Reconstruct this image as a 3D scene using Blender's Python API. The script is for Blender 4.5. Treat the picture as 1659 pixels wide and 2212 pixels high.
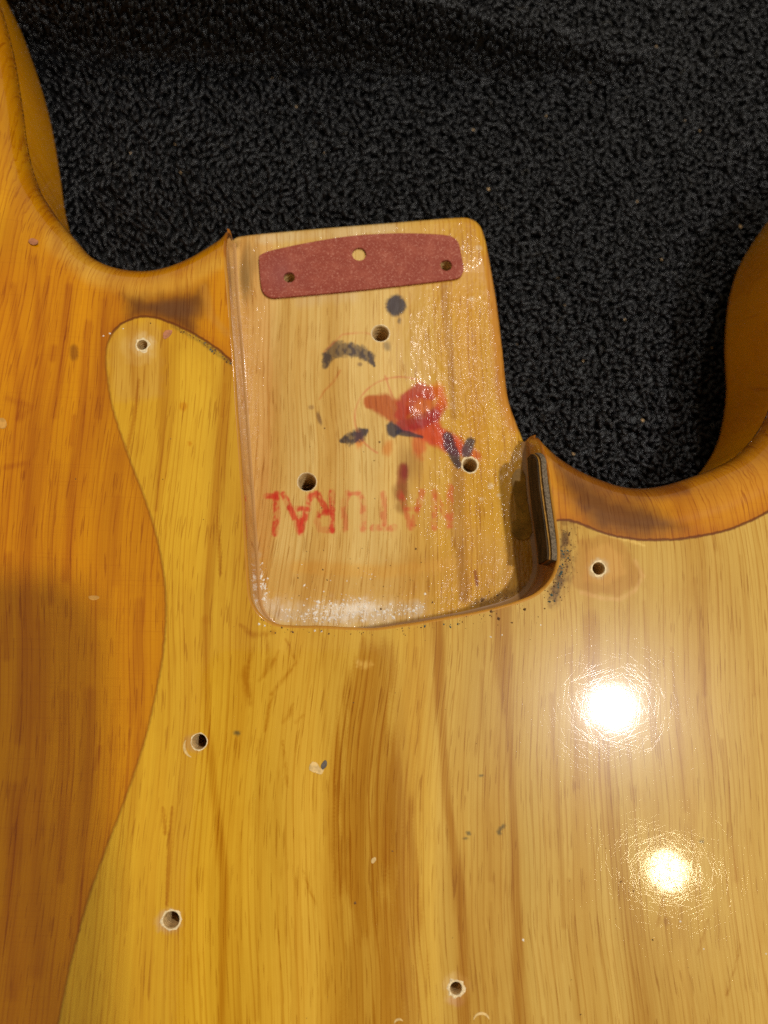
import bpy, math, random
import numpy as np
from mathutils import Vector, Matrix
from mathutils.geometry import delaunay_2d_cdt

SC = bpy.context.scene
COL = SC.collection
for o in list(bpy.data.objects):
    bpy.data.objects.remove(o)
rng = np.random.default_rng(7)
random.seed(7)
MM = 0.001

# ------------------------------------------------------------------ camera
# survey frame of the photograph: 1659 x 2212 units, focal length FPX
IW, IH, FPX = 1659.0, 2212.0, 1664.0
HC = 0.155                      # lens height above the face of the body
NAD = (748.0, 1460.0)           # point straight below the lens
_dn = np.array([(NAD[0] - IW / 2) / FPX, (IH / 2 - NAD[1]) / FPX, -1.0])
ZW = -_dn / np.linalg.norm(_dn)
YW = np.array([0, 1.0, 0]); YW = YW - ZW * (YW @ ZW); YW /= np.linalg.norm(YW)
XW = np.cross(YW, ZW)
RCW = np.stack([XW, YW, ZW])    # camera vector -> world vector
CPOS = np.array([0, 0, HC])

cam = bpy.data.cameras.new('camera')
cam.sensor_fit = 'HORIZONTAL'; cam.sensor_width = 36.0
cam.lens = 36.0 * FPX / IW
cam.clip_start = 0.005; cam.clip_end = 20.0
cam.dof.use_dof = True
cam.dof.focus_distance = 0.158
cam.dof.aperture_fstop = 17.0
camo = bpy.data.objects.new('camera', cam); COL.objects.link(camo)
M4 = Matrix.Identity(4)
for i in range(3):
    for j in range(3):
        M4[i][j] = RCW[i, j]
M4.translation = Vector(CPOS)
camo.matrix_world = M4
SC.camera = camo


def P(px, py, z=0.0):
    """plan position of a surveyed point that lies at height z (mm)"""
    d = RCW @ np.array([(px - IW / 2) / FPX, (IH / 2 - py) / FPX, -1.0])
    t = (z * MM - HC) / d[2]
    return (CPOS + d * t)[:2]


def PL(pts, z=0.0):
    return np.array([P(p[0], p[1], p[2] if len(p) > 2 else z) for p in pts])


def proj(x, y, z):
    v = np.stack([x, y, z - HC], -1) @ RCW      # world -> camera
    return IW / 2 + FPX * v[:, 0] / -v[:, 2], IH / 2 - FPX * v[:, 1] / -v[:, 2]


# ------------------------------------------------------------------ world, lamps, exposure
w = bpy.data.worlds.new('World'); SC.world = w; w.use_nodes = True
w.node_tree.nodes['Background'].inputs[0].default_value = (1.0, 0.86, 0.62, 1)
w.node_tree.nodes['Background'].inputs[1].default_value = 0.29


def lamp(name, gx, gy, dist, power, radius, col):
    """ceiling lamp whose mirror image sits at the surveyed glint (gx, gy)"""
    g = np.append(P(gx, gy), 0)
    d = g - CPOS; d[2] = -d[2]; d /= np.linalg.norm(d)
    l = bpy.data.lights.new(name, 'POINT')
    l.energy = power; l.color = col; l.shadow_soft_size = radius
    o = bpy.data.objects.new(name, l); o.location = g + d * dist
    COL.objects.link(o)
    return o


lamp('ceiling_lamp', 1322, 1528, 1.40, 44, 0.031, (1.0, 0.98, 0.96))
lamp('ceiling_lamp', 1442, 1880, 1.40, 7.5, 0.032, (1.0, 0.89, 0.56))
lamp('ceiling_lamp', 1072, 720, 1.60, 34, 0.034, (1.0, 0.95, 0.88))

SC.view_settings.view_transform = 'Standard'
SC.view_settings.look = 'None'
SC.view_settings.gamma = 1.0
SC.view_settings.exposure = -0.10
SC.view_settings.use_curve_mapping = False
SC.render.engine = 'CYCLES'
SC.cycles.max_bounces = 6
SC.cycles.use_denoising = False
SC.cycles.sample_clamp_indirect = 2.0
SC.cycles.sample_clamp_direct = 14.0


# ------------------------------------------------------------------ helpers
def lin(r, g, b):
    c = np.array([r, g, b]) / 255.0
    return np.where(c <= 0.04045, c / 12.92, ((c + 0.055) / 1.055) ** 2.4)


def catmull(pts, step, closed=False):
    pts = np.asarray(pts, float)
    n = len(pts); out = []
    for i in range(n if closed else n - 1):
        p1, p2 = pts[i], pts[(i + 1) % n]
        p0 = pts[i - 1] if (i > 0 or closed) else 2 * p1 - p2
        p3 = pts[(i + 2) % n] if (i + 2 < n or closed) else 2 * p2 - p1
        for t in np.linspace(0, 1, 24, endpoint=False):
            out.append(.5 * (2 * p1 + (p2 - p0) * t + (2 * p0 - 5 * p1 + 4 * p2 - p3) * t * t + (3 * p1 - p0 - 3 * p2 + p3) * t ** 3))
    if not closed:
        out.append(pts[-1])
    else:
        out.append(pts[0])
    out = np.array(out)
    s = np.r_[0, np.cumsum(np.linalg.norm(np.diff(out, axis=0), axis=1))]
    m = max(2, int(round(s[-1] / step)) + 1)
    q = np.linspace(0, s[-1], m)
    r = np.stack([np.interp(q, s, out[:, k]) for k in range(out.shape[1])], 1)
    return r[:-1] if closed else r


def normals2(pl):
    t = np.gradient(pl, axis=0)
    t /= np.linalg.norm(t, axis=1)[:, None] + 1e-12
    return np.stack([-t[:, 1], t[:, 0]], 1)     # left-hand side


def dist_poly(pts, pl, maxd):
    """distance to an open polyline, capped, and the unit vector from it"""
    D = np.full(len(pts), maxd); V = np.zeros((len(pts), 2))
    for a in range(0, len(pl) - 1, 24):
        seg = pl[a:a + 25]
        lo = seg.min(0) - maxd; hi = seg.max(0) + maxd
        idx = np.where((pts > lo).all(1) & (pts < hi).all(1))[0]
        if not len(idx):
            continue
        q = pts[idx]
        for k in range(len(seg) - 1):
            A, B = seg[k], seg[k + 1]; e = B - A
            t = np.clip(((q - A) @ e) / (e @ e + 1e-20), 0, 1)
            v = q - (A + t[:, None] * e)
            d = np.sqrt((v * v).sum(1))
            m = d < D[idx]
            j = idx[m]
            D[j] = d[m]; V[j] = v[m] / (d[m][:, None] + 1e-12)
    return D, V


def inside(pts, poly):
    r = np.zeros(len(pts), bool)
    x, y = pts[:, 0], pts[:, 1]
    n = len(poly)
    for i in range(n):
        x1, y1 = poly[i]; x2, y2 = poly[(i + 1) % n]
        if y1 == y2:
            continue
        c = ((y1 > y) != (y2 > y))
        c &= x < (x2 - x1) * (y - y1) / (y2 - y1) + x1
        r ^= c
    return r


def hsh(i, j, s):
    h = (i.astype(np.int64) * 374761393 + j.astype(np.int64) * 668265263 + s * 1442695041) & 0x7fffffff
    h = ((h ^ (h >> 13)) * 1274126177) & 0x7fffffff
    return ((h ^ (h >> 16)) & 0xffff) / 65535.0


def vnoise(x, y, s=0):
    i, j = np.floor(x), np.floor(y); fx, fy = x - i, y - j
    fx = fx * fx * (3 - 2 * fx); fy = fy * fy * (3 - 2 * fy)
    a, b = hsh(i, j, s), hsh(i + 1, j, s); c, d = hsh(i, j + 1, s), hsh(i + 1, j + 1, s)
    return (a * (1 - fx) + b * fx) * (1 - fy) + (c * (1 - fx) + d * fx) * fy


def fbm(x, y, s=0):
    return .55 * vnoise(x, y, s) + .3 * vnoise(x * 2.1, y * 2.1, s + 1) + .15 * vnoise(x * 4.3, y * 4.3, s + 2)


def sstep(a, b, x):
    t = np.clip((x - a) / (b - a), 0, 1)
    return t * t * (3 - 2 * t)


class Paint:
    """pigment of a surface, one colour per vertex"""
    def __init__(s, x, y, z, base, along=False):
        s.ax, s.ay = (2.2, .16) if along else (1, 1)
        s.px, s.py = proj(x, y, z)
        s.q = np.stack([s.px, s.py], 1)
        s.c = np.tile(np.asarray(base, float), (len(x), 1)) if np.ndim(base) == 1 else base.copy()

    def mix(s, a, col):
        s.c += (np.asarray(col) - s.c) * np.clip(a, 0, 1)[:, None]

    def blob(s, cx, cy, rx, ry, col, a=1, ang=0, soft=.35, nz=.25, nf=.08, seed=0, grain=0):
        m = np.where((abs(s.px - cx) < 1.7 * max(rx, ry)) & (abs(s.py - cy) < 1.7 * max(rx, ry)))[0]
        if not len(m):
            return
        dx, dy = s.px[m] - cx, s.py[m] - cy
        ca, sa = math.cos(math.radians(ang)), math.sin(math.radians(ang))
        u, v = (dx * ca + dy * sa) / rx, (-dx * sa + dy * ca) / ry
        d = np.hypot(u, v) + (fbm(s.px[m] * nf * s.ax, s.py[m] * nf * s.ay, seed) - .5) * 2 * nz
        al = a * sstep(1 + soft, 1 - soft, d)
        if grain:
            al = al * (1 - grain * sstep(.45, .75, vnoise(s.px[m] * .28, s.py[m] * .03, seed + 5)))
        s.c[m] += (np.asarray(col) - s.c[m]) * np.clip(al, 0, 1)[:, None]

    def stroke(s, pts, wd, col, a=1, soft=.5, nz=0.3, nf=.07, seed=0, grain=0, mottle=0):
        pts = np.asarray(pts, float)
        if np.ndim(wd) == 0:
            wd = [wd] * len(pts)
        wd = np.asarray(wd, float)
        mw = wd.max() * 1.8
        lo, hi = pts.min(0) - mw, pts.max(0) + mw
        m = np.where((s.q > lo).all(1) & (s.q < hi).all(1))[0]
        if not len(m):
            return
        q = s.q[m]; D = np.full(len(m), 9.)
        for k in range(len(pts) - 1):
            A, B = pts[k], pts[k + 1]; e = B - A
            t = np.clip(((q - A) @ e) / (e @ e + 1e-9), 0, 1)
            d = np.linalg.norm(q - (A + t[:, None] * e), axis=1) / (.5 * (wd[k] + (wd[k + 1] - wd[k]) * t))
            D = np.minimum(D, d)
        D = D + (fbm(q[:, 0] * nf * s.ax, q[:, 1] * nf * s.ay, seed) - .5) * 2 * nz
        al = a * sstep(1 + soft, 1 - soft, D)
        if grain:
            al = al * (1 - grain * sstep(.4, .7, vnoise(q[:, 0] * .25, q[:, 1] * .02, seed + 5)))
        if mottle:
            al = al * (1 - mottle * sstep(.4, .62, fbm(q[:, 0] * .11, q[:, 1] * .07, seed + 9)))
        s.c[m] += (np.asarray(col) - s.c[m]) * np.clip(al, 0, 1)[:, None]

    def poly(s, pts, col, a=1, soft=4, nz=3, seed=0, grain=0):
        pts = np.asarray(pts, float)
        lo, hi = pts.min(0) - soft * 3, pts.max(0) + soft * 3
        m = np.where((s.q > lo).all(1) & (s.q < hi).all(1))[0]
        if not len(m):
            return
        q = s.q[m]
        d, _ = dist_poly(q, np.vstack([pts, pts[:1]]), 60.)
        d = np.where(inside(q, pts), -d, d) + (fbm(q[:, 0] * .06 * s.ax, q[:, 1] * .06 * s.ay, seed) - .5) * 2 * nz
        al = a * sstep(soft, -soft, d)
        if grain:
            al = al * (1 - grain * sstep(.4, .7, vnoise(q[:, 0] * .3, q[:, 1] * .03, seed + 5)))
        s.c[m] += (np.asarray(col) - s.c[m]) * np.clip(al, 0, 1)[:, None]


def newmesh(name, V, F, mat, parent=None, smooth=True):
    me = bpy.data.meshes.new(name)
    me.from_pydata([tuple(v) for v in np.asarray(V, float)], [], [tuple(int(i) for i in f) for f in F])
    me.update()
    if smooth:
        me.polygons.foreach_set('use_smooth', np.ones(len(me.polygons), bool))
    if mat:
        me.materials.append(mat)
    o = bpy.data.objects.new(name, me); COL.objects.link(o)
    o.parent = parent
    return o


def attr_col(o, name, c):
    a = o.data.attributes.new(name, 'FLOAT_COLOR', 'POINT')
    c = np.clip(c, 0.0005, 1)
    a.data.foreach_set('color', np.c_[c, np.ones(len(c))].astype(np.float32).ravel())


def attr_f(o, name, v):
    a = o.data.attributes.new(name, 'FLOAT', 'POINT')
    a.data.foreach_set('value', np.broadcast_to(v, (len(o.data.vertices),)).astype(np.float32).copy())


def tag(o, label=None, cat=None, group=None, kind=None):
    if label: o['label'] = label
    if cat: o['category'] = cat
    if group: o['group'] = group
    if kind: o['kind'] = kind
    return o


class NT:
    """small node-tree writer"""
    def __init__(s, name):
        s.m = bpy.data.materials.new(name); s.m.use_nodes = True
        s.t = s.m.node_tree; s.b = s.t.nodes['Principled BSDF']

    def n(s, typ, ins=None, **kw):
        x = s.t.nodes.new(typ)
        for k, v in kw.items():
            setattr(x, k, v)
        for k, v in (ins or {}).items():
            s.set(x, k, v)
        return x

    def set(s, x, k, v):
        i = x.inputs[k]
        if isinstance(v, bpy.types.NodeSocket):
            s.t.links.new(v, i)
        else:
            i.default_value = v

    def math(s, op, a, b=0.0, c=0.0, clamp=False):
        x = s.n('ShaderNodeMath', {0: a, 1: b, 2: c}, operation=op, use_clamp=clamp)
        return x.outputs[0]

    def noise(s, vec, scale=(1, 1, 1), sc=1.0, detail=2.0, rough=.5, rot=0.0, dist=0.0):
        mp = s.n('ShaderNodeMapping', {'Vector': vec, 'Rotation': (0, 0, rot)})
        mp2 = s.n('ShaderNodeMapping', {'Vector': mp.outputs[0], 'Scale': scale})
        return s.n('ShaderNodeTexNoise', {'Vector': mp2.outputs[0], 'Scale': sc, 'Detail': detail, 'Roughness': rough, 'Distortion': dist}).outputs['Fac']

    def ramp(s, f, a, b, lo=0.0, hi=1.0):
        return s.n('ShaderNodeMapRange', {'Value': f, 'From Min': a, 'From Max': b, 'To Min': lo, 'To Max': hi}, interpolation_type='SMOOTHSTEP').outputs[0]

    def mix(s, f, a, b, mode='MIX'):
        x = s.n('ShaderNodeMix', None, data_type='RGBA', blend_type=mode)
        s.set(x, 0, f)
        for k, v in ((6, a), (7, b)):
            s.set(x, k, v if isinstance(v, bpy.types.NodeSocket) else tuple(v) + (1,) if len(v) == 3 else v)
        return x.outputs[2]

    def attr(s, name, out='Color'):
        return s.n('ShaderNodeAttribute', None, attribute_name=name).outputs[out]

    def obj(s):
        return s.n('ShaderNodeTexCoord').outputs['Object']

    def P(s, **kw):
        for k, v in kw.items():
            s.set(s.b, k.replace('_', ' '), v)


# ------------------------------------------------------------------ materials
def wood_material():
    t = NT('lacquered_wood')
    co = t.obj()
    # gentle wander of the grain
    wn = t.n('ShaderNodeTexNoise', {'Vector': co, 'Scale': 13.0, 'Detail': 1.5})
    wv = t.n('ShaderNodeVectorMath', {0: wn.outputs['Color'], 1: (.5, .5, .5)}, operation='SUBTRACT')
    wv = t.n('ShaderNodeVectorMath', {0: wv.outputs[0], 1: (.012, 0, 0)}, operation='MULTIPLY')
    gv = t.n('ShaderNodeVectorMath', {0: co, 1: wv.outputs[0]}, operation='ADD').outputs[0]
    pores = t.ramp(t.noise(gv, (2900, 120, 1), 1, 1, .5, rot=.025), .625, .675)
    pores2 = t.ramp(t.noise(gv, (1300, 16, 1), 1, 3, .5, rot=.03), .62, .74)
    fine = t.noise(gv, (3600, 26, 1), 1, 3, .65, rot=.025)
    bands = t.noise(gv, (330, 7, 1), 1, 4, .65, rot=.025)
    mpw = t.n('ShaderNodeMapping', {'Vector': gv, 'Rotation': (0, 0, .025), 'Scale': (1, .045, 1)})
    wav = t.n('ShaderNodeTexWave', {'Vector': mpw.outputs[0], 'Scale': 300.0, 'Distortion': 9.0, 'Detail': 3.0, 'Detail Scale': .8, 'Detail Roughness': .65},
              wave_type='BANDS', bands_direction='X', wave_profile='SAW').outputs['Fac']
    gl_ = t.math('MULTIPLY', t.ramp(wav, .62, .97), t.ramp(t.noise(gv, (420, 14, 1), 1, 2, .5), .38, .62, .15, 1.0))
    check = t.ramp(t.noise(co, (60, 3000, 1), 1, 3, .6, rot=.02), .54, .70)
    tint, tint2 = t.attr('tint'), t.attr('tint2')
    sdn = t.noise(co, (1, 1, 1), 900, 2)
    sd = t.math('ADD', t.attr('sdg', 'Fac'), t.math('MULTIPLY', t.math('SUBTRACT', sdn, .5), .45))
    amber = t.ramp(sd, -.12, .12)
    base = t.mix(amber, tint, tint2)
    ga = t.attr('grain', 'Fac')
    fig = t.attr('figure', 'Fac')
    # broad figure breaks up into fine lines
    ff = t.math('MULTIPLY', fig, t.ramp(t.math('ADD', t.math('MULTIPLY', fine, .6), t.math('MULTIPLY', bands, .4)), .30, .56, .45, 1.0))
    base = t.mix(ff, base, (.70, .51, .19), 'MULTIPLY')
    base = t.mix(t.math('MULTIPLY', t.ramp(bands, .42, .66), t.math('MULTIPLY', ga, .28)), base, (.84, .68, .40), 'MULTIPLY')
    base = t.mix(t.math('MULTIPLY', t.ramp(bands, .48, .30), t.math('MULTIPLY', ga, .60)), base, (1.12, 1.15, 1.25), 'MULTIPLY')
    base = t.mix(t.math('MULTIPLY', t.ramp(fine, .42, .60), t.math('MULTIPLY', ga, .26)), base, (.82, .69, .40), 'MULTIPLY')
    base = t.mix(t.math('MULTIPLY', gl_, t.math('MULTIPLY', ga, t.math('ADD', .72, t.math('MULTIPLY', fig, .4)))), base, (.74, .57, .28), 'MULTIPLY')
    base = t.mix(t.math('MULTIPLY', pores, t.math('MULTIPLY', ga, .58)), base, (.60, .42, .16), 'MULTIPLY')
    base = t.mix(t.math('MULTIPLY', pores2, t.math('MULTIPLY', ga, .35)), base, (.64, .45, .20), 'MULTIPLY')
    base = t.mix(t.math('MULTIPLY', t.math('MULTIPLY', check, amber), .24), base, (.72, .58, .34), 'MULTIPLY')
    broad = t.noise(gv, (120, 6, 1), 1, 3, .55, rot=.03)
    base = t.mix(t.math('MULTIPLY', t.ramp(broad, .50, .64), t.math('MULTIPLY', ga, .55)), base, (.82, .68, .40), 'MULTIPLY')
    base = t.mix(t.math('MULTIPLY', t.ramp(broad, .50, .36), t.math('MULTIPLY', ga, .45)), base, (1.10, 1.13, 1.25), 'MULTIPLY')
    blot = t.noise(co, (1, .5, 1), 190, 4, .6)
    base = t.mix(t.math('MULTIPLY', t.ramp(blot, .46, .72), .30), base, (.84, .72, .50), 'MULTIPLY')
    # the dark seam left along the edge of the missing guard
    seam = t.math('MULTIPLY', t.ramp(t.math('ABSOLUTE', sd), .46, .10), t.attr('seam', 'Fac'))
    halo = t.math('MULTIPLY', t.math('MULTIPLY', t.ramp(sd, 2.6, 0.0), amber), t.attr('seam', 'Fac'))
    base = t.mix(t.math('MULTIPLY', halo, .45), base, (.70, .48, .26), 'MULTIPLY')
    base = t.mix(t.math('MULTIPLY', seam, .85), base, tuple(lin(96, 40, 4)))
    # relief of the lacquer
    wet = t.attr('wet', 'Fac')
    peel = t.noise(co, (1, 1, 1), 420, 3, .55)
    run1 = t.noise(co, (1050, 400, 1), 1, 3, .6)
    run2 = t.noise(co, (420, 170, 1), 1, 2, .5)
    wetb = t.ramp(wet, .02, .5)
    h = t.math('MULTIPLY', t.math('ADD', t.math('MULTIPLY', run1, .8), run2), t.math('MULTIPLY', wet, 48.0))
    h = t.math('ADD', h, t.math('MULTIPLY', peel, .14))
    h = t.math('ADD', h, t.math('MULTIPLY', fine, .02))
    h = t.math('ADD', h, t.math('MULTIPLY', pores, -.03))
    scr = None
    for k in range(6):
        a = .2 + k * math.pi / 6
        q = t.ramp(t.noise(co, (4200 + 160 * k, 75, 1), 1, 1, .5, rot=a), .61, .69)
        scr = q if scr is None else t.math('ADD', scr, q)
    scr = t.math('MULTIPLY', scr, t.math('SUBTRACT', 1.0, wetb))
    h = t.math('ADD', h, t.math('MULTIPLY', scr, -.075))
    bmp = t.n('ShaderNodeBump', {'Height': h, 'Strength': 1.0, 'Distance': 1.0e-5})
    b2 = t.n('ShaderNodeBump', {'Height': h, 'Strength': .5, 'Distance': 1.0e-5})
    rgh = t.math('ADD', .018, t.math('MULTIPLY', t.noise(co, (1, 1, 1), 60, 3), .035))
    t.P(Base_Color=base, Roughness=.24, Specular_IOR_Level=.12, Normal=b2.outputs[0],
        Coat_Weight=t.attr('coat', 'Fac'), Coat_Roughness=rgh, Coat_IOR=1.5, Coat_Normal=bmp.outputs[0])
    return t.m


def plain(name, col, rough=.6, spec=.3, var=.25, sc=900, bump=0.0, coat=0.0, stretch=(1, 1, 1)):
    t = NT(name)
    co = t.obj()
    f = t.noise(co, stretch, sc, 3, .6)
    c2 = tuple(np.asarray(col) * (1 - var)); c3 = tuple(np.minimum(np.asarray(col) * (1 + var), 1))
    t.P(Base_Color=t.mix(t.ramp(f, .3, .7), c2, c3), Roughness=rough, Specular_IOR_Level=spec, Coat_Weight=coat, Coat_Roughness=.12)
    if bump:
        b = t.n('ShaderNodeBump', {'Height': f, 'Strength': 1.0, 'Distance': bump})
        t.P(Normal=b.outputs[0])
    return t.m


def shim_material():
    t = NT('red_fibre')
    co = t.obj()
    m1 = t.noise(co, (1, 1, 1), 260, 4, .65)
    m2 = t.noise(co, (1, 1, 1), 2600, 3, .7)
    c = t.mix(t.ramp(m1, .42, .66), tuple(lin(138, 58, 40)), tuple(lin(152, 74, 54)))
    c = t.mix(t.math('MULTIPLY', t.ramp(m2, .54, .66), .7), c, tuple(lin(196, 134, 112)))
    c = t.mix(t.attr('worn', 'Fac'), c, tuple(lin(140, 78, 74)))
    b = t.n('ShaderNodeBump', {'Height': m2, 'Strength': 1.0, 'Distance': 4e-5})
    t.P(Base_Color=c, Roughness=.55, Specular_IOR_Level=.22, Normal=b.outputs[0])
    return t.m


def carpet_material(name, a, b):
    t = NT(name)
    co = t.obj()
    f = t.noise(co, (1, 1, 1), 1400, 2)
    g = t.noise(co, (1, 1, 1), 9000, 2)
    c = t.mix(t.ramp(f, .35, .7), a, b)
    bm = t.n('ShaderNodeBump', {'Height': g, 'Strength': 1.0, 'Distance': 6e-5})
    t.P(Base_Color=c, Roughness=.32, Specular_IOR_Level=.34, Normal=bm.outputs[0])
    return t.m


WOOD = wood_material()
RAW = plain('bare_wood_bore', lin(206, 172, 116), .8, .1, .3, 1200, 3e-5)
TORN = plain('torn_pale_fibre', lin(226, 202, 158), .6, .3, .2, 2500, 4e-5)
FIBRE = shim_material()

# ------------------------------------------------------------------ plan of the body
RO = 11.5 * MM           # radius of the rounded-over edge
DEPTH = 16 * MM        # neck pocket depth
THICK = 44 * MM
RH = 2.4 * MM          # softened edge of the heel
Z6 = -6.0
tipL = P(499, 503, -11.5); tipR = P(1147, 942, -11.5)
cutL = catmull(np.vstack([PL([(-330, -520, -8), (-180, -300, -8), (-80, -180, -8), (-24, -50, -8), (14, 80, -8), (36, 208, -8), (50, 310, -8), (72, 385, -8),
                              (98, 430, Z6), (122, 462, Z6), (150, 495, Z6), (190, 538, Z6), (240, 563, Z6), (300, 573, Z6), (350, 567, Z6),
                              (400, 548, Z6), (440, 525, Z6), (470, 504, Z6)]), tipL]), .5 * MM)
cutR = catmull(np.vstack([tipR, PL([(1200, 967, Z6), (1240, 996, Z6), (1290, 1021, Z6), (1350, 1041, Z6), (1400, 1045, Z6), (1450, 1038, Z6), (1503, 1022, Z6),
                                    (1560, 1000, Z6), (1615, 970, Z6), (1664, 915, Z6), (1694, 845, Z6), (1708, 740, Z6), (1702, 620, Z6), (1712, 500, Z6), (1752, 395, Z6), (1850, 280, Z6), (2050, 170, Z6)])]), .5 * MM)
heel = catmull(np.vstack([tipL, PL([(498, 536), (499, 523), (507, 514), (530, 508), (620, 499), (700, 492), (850, 480), (975, 470), (1014, 471), (1037, 486), (1049, 515),
                                    (1060, 570), (1075, 660), (1087, 760), (1096, 845), (1105, 882), (1117, 915), (1126, 937)], -17.5), tipR]), .5 * MM)
path = catmull(np.vstack([tipL, PL([(489, 560), (501, 700), (511, 841), (520, 970), (528, 1084), (535, 1200), (539, 1260), (543, 1290), (552, 1311), (566, 1328), (584, 1341), (606, 1348), (640, 1350), (694, 1351), (750, 1354),
                                    (813, 1355), (860, 1349), (913, 1341), (1012, 1324), (1065, 1312), (1111, 1300), (1150, 1285), (1175, 1266), (1194, 1240), (1203, 1210), (1203, 1180), (1198, 1140), (1185, 1044), (1179, 975)]), tipR]), .4 * MM)
pn = normals2(path)            # points into the pocket
BEV = .60 * MM
FIL = (.55 + .75 * sstep(P(620, 1340)[0], P(900, 1340)[0], path[:, 0])) * MM
rim = path - pn * BEV
rim[0] = tipL; rim[-1] = tipR
foot = path + pn * FIL[:, None]

farL = PL([(-420, 2500), (-420, -520)]); farR = PL([(2150, 130), (2150, 2500)])
Tpoly = np.vstack([cutL, rim[1:-1], cutR, farR, farL])

guardL = catmull(PL([(520, 800), (505, 785), (470, 754), (420, 722), (370, 698), (335, 686), (300, 685), (265, 698), (241, 722), (230, 755), (230, 800), (243, 880), (277, 985), (310, 1070), (338, 1160), (353, 1240), (358, 1310),
                     (354, 1390), (340, 1480), (312, 1600), (272, 1720), (230, 1830), (188, 1950), (153, 2080), (125, 2212), (85, 2400), (60, 2520)]), .6 * MM)
guardR = catmull(PL([(1180, 1132), (1212, 1123), (1245, 1128), (1300, 1150), (1345, 1161), (1390, 1166), (1440, 1166), (1480, 1163), (1560, 1148), (1610, 1130), (1659, 1105), (1760, 1040), (2160, 780)]), .6 * MM)
amberL = np.vstack([guardL, PL([(-500, 2520), (-500, -600), (520, -600)])])
amberR = np.vstack([guardR, PL([(2160, -200), (1180, -200)])])

# holes: surveyed centre, radius in mm, rim wear 0..1
HT = [(307, 745, 1.15, 1.0), (1293, 1228, 1.35, .75), (430, 1602, 1.5, .35), (370, 1987, 1.55, .6), (985, 2135, 1.15, 1.3)]
HF = [(822, 720, 2.15, .45), (663, 1041, 2.2, .25), (1015, 1005, 1.75, .9), (625, 600, 1.5, 0), (964, 574, 1.5, 0)]


def build_sheet(poly, extra_edges_rows, holes, step, zfun, local=None):
    """triangulated face bounded by poly, with round holes; returns V (n,3), F"""
    verts = [poly]; edges = []
    n = len(poly)
    edges += [(i, (i + 1) % n) for i in range(n)]
    k = n
    for row in extra_edges_rows:
        if len(row) > 1:
            verts.append(row)
            k += len(row)
    hc = []
    for (c, r) in holes:
        m = 40
        a = np.arange(m) * 2 * math.pi / m
        verts.append(c + r * np.stack([np.cos(a), np.sin(a)], 1))
        edges += [(k + i, k + (i + 1) % m) for i in range(m)]
        k += m
        for f in (1.07, 1.16, 1.28, 1.42, 1.6, 1.85):
            aa = (np.arange(m) + .5 * (f * 10 % 2)) * 2 * math.pi / m
            verts.append(c + r * f * np.stack([np.cos(aa), np.sin(aa)], 1)); k += m
        hc.append((c, r))
    lo, hi = poly.min(0), poly.max(0)
    gx = np.arange(lo[0], hi[0], step); gy = np.arange(lo[1], hi[1], step * .87)
    X, Y = np.meshgrid(gx, gy); X = X + (np.arange(len(gy)) % 2)[:, None] * step * .5
    G = np.stack([X.ravel(), Y.ravel()], 1) + rng.uniform(-.12, .12, (X.size, 2)) * step
    # outside the picture a coarse mesh is enough
    qx, qy = proj(G[:, 0], G[:, 1], np.zeros(len(G)))
    out = (qx < -40) | (qx > IW + 40) | (qy < -40) | (qy > IH + 40)
    G = G[~out | (rng.random(len(G)) < .02)]
    G = G[inside(G, poly)]
    d, _ = dist_poly(G, np.vstack([poly, poly[:1]]), step)
    G = G[d > step * .45]
    for row in extra_edges_rows:
        d, _ = dist_poly(G, row, step)
        G = G[d > step * .4]
    for c, r in hc:
        G = G[np.linalg.norm(G - c, axis=1) > r * 1.85 + step * .5]
    verts.append(G)
    allv = np.vstack(verts)
    res = delaunay_2d_cdt([Vector(v) for v in allv], edges, [], 1, 1e-8)
    V = np.array([(v[0], v[1]) for v in res[0]])
    F = np.array(res[2])
    cen = V[F].mean(1)
    keep = np.ones(len(F), bool)
    for c, r in hc:
        keep &= np.linalg.norm(cen - c, axis=1) > r * .995
    F = F[keep]
    z, N = zfun(V)
    return np.c_[V, z], F, N


def round_z(V, line_list, R, ztop):
    D = np.full(len(V), R); G = np.zeros((len(V), 2))
    for l in line_list:
        d, g = dist_poly(V, l, R)
        m = d < D
        D[m] = d[m]; G[m] = g[m]
    c = np.clip(1 - D / R, 0, 1)              # cos of the profile angle
    s = np.sqrt(np.clip(1 - c * c, 0, 1))
    z = ztop - R * (1 - s)
    N = np.c_[-G * c[:, None], s]
    N /= np.linalg.norm(N, axis=1)[:, None] + 1e-9
    return z, N


def top_z(V):
    return round_z(V, (cutL, cutR), RO, 0.0)


def floor_z(V):
    z, N = round_z(V, (heel,), RH, -DEPTH)
    return z, N


def rows(line, R, side, poly, ks):
    out = []
    nn = normals2(line) * side
    for c in ks:
        d = R * (1 - c)
        q = line + nn * d
        dd, _ = dist_poly(q, line, R * 1.5)
        q = q[(dd > d * .985)]
        q = q[inside(q, poly)]
        dr, _ = dist_poly(q, path, 1 * MM)
        q = q[dr > .5 * MM]
        out.append(q)
    return out


KS = [math.cos(math.radians(a)) for a in (8, 16, 24, 32, 40, 48, 57, 66, 76, 90)]
rT = rows(cutL, RO, -1, Tpoly, KS) + rows(cutR, RO, -1, Tpoly, KS)
holesT = [(P(h[0], h[1]), h[2] * MM) for h in HT]
V, F, N = build_sheet(Tpoly, rT, holesT, .42 * MM, top_z)

# ---- the things of the scene
body = bpy.data.objects.new('guitar_body', None); COL.objects.link(body)
body.location = (0, 0, -THICK)
body.empty_display_size = .02
tag(body, 'amber lacquered wooden guitar body with an empty neck pocket and bare screw holes', 'guitar body')


def child(o, parent):
    o.parent = parent
    o.matrix_parent_inverse = Matrix.Translation(-Vector(parent.location)) if parent.type == 'EMPTY' else Matrix.Identity(4)
    return o


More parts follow.
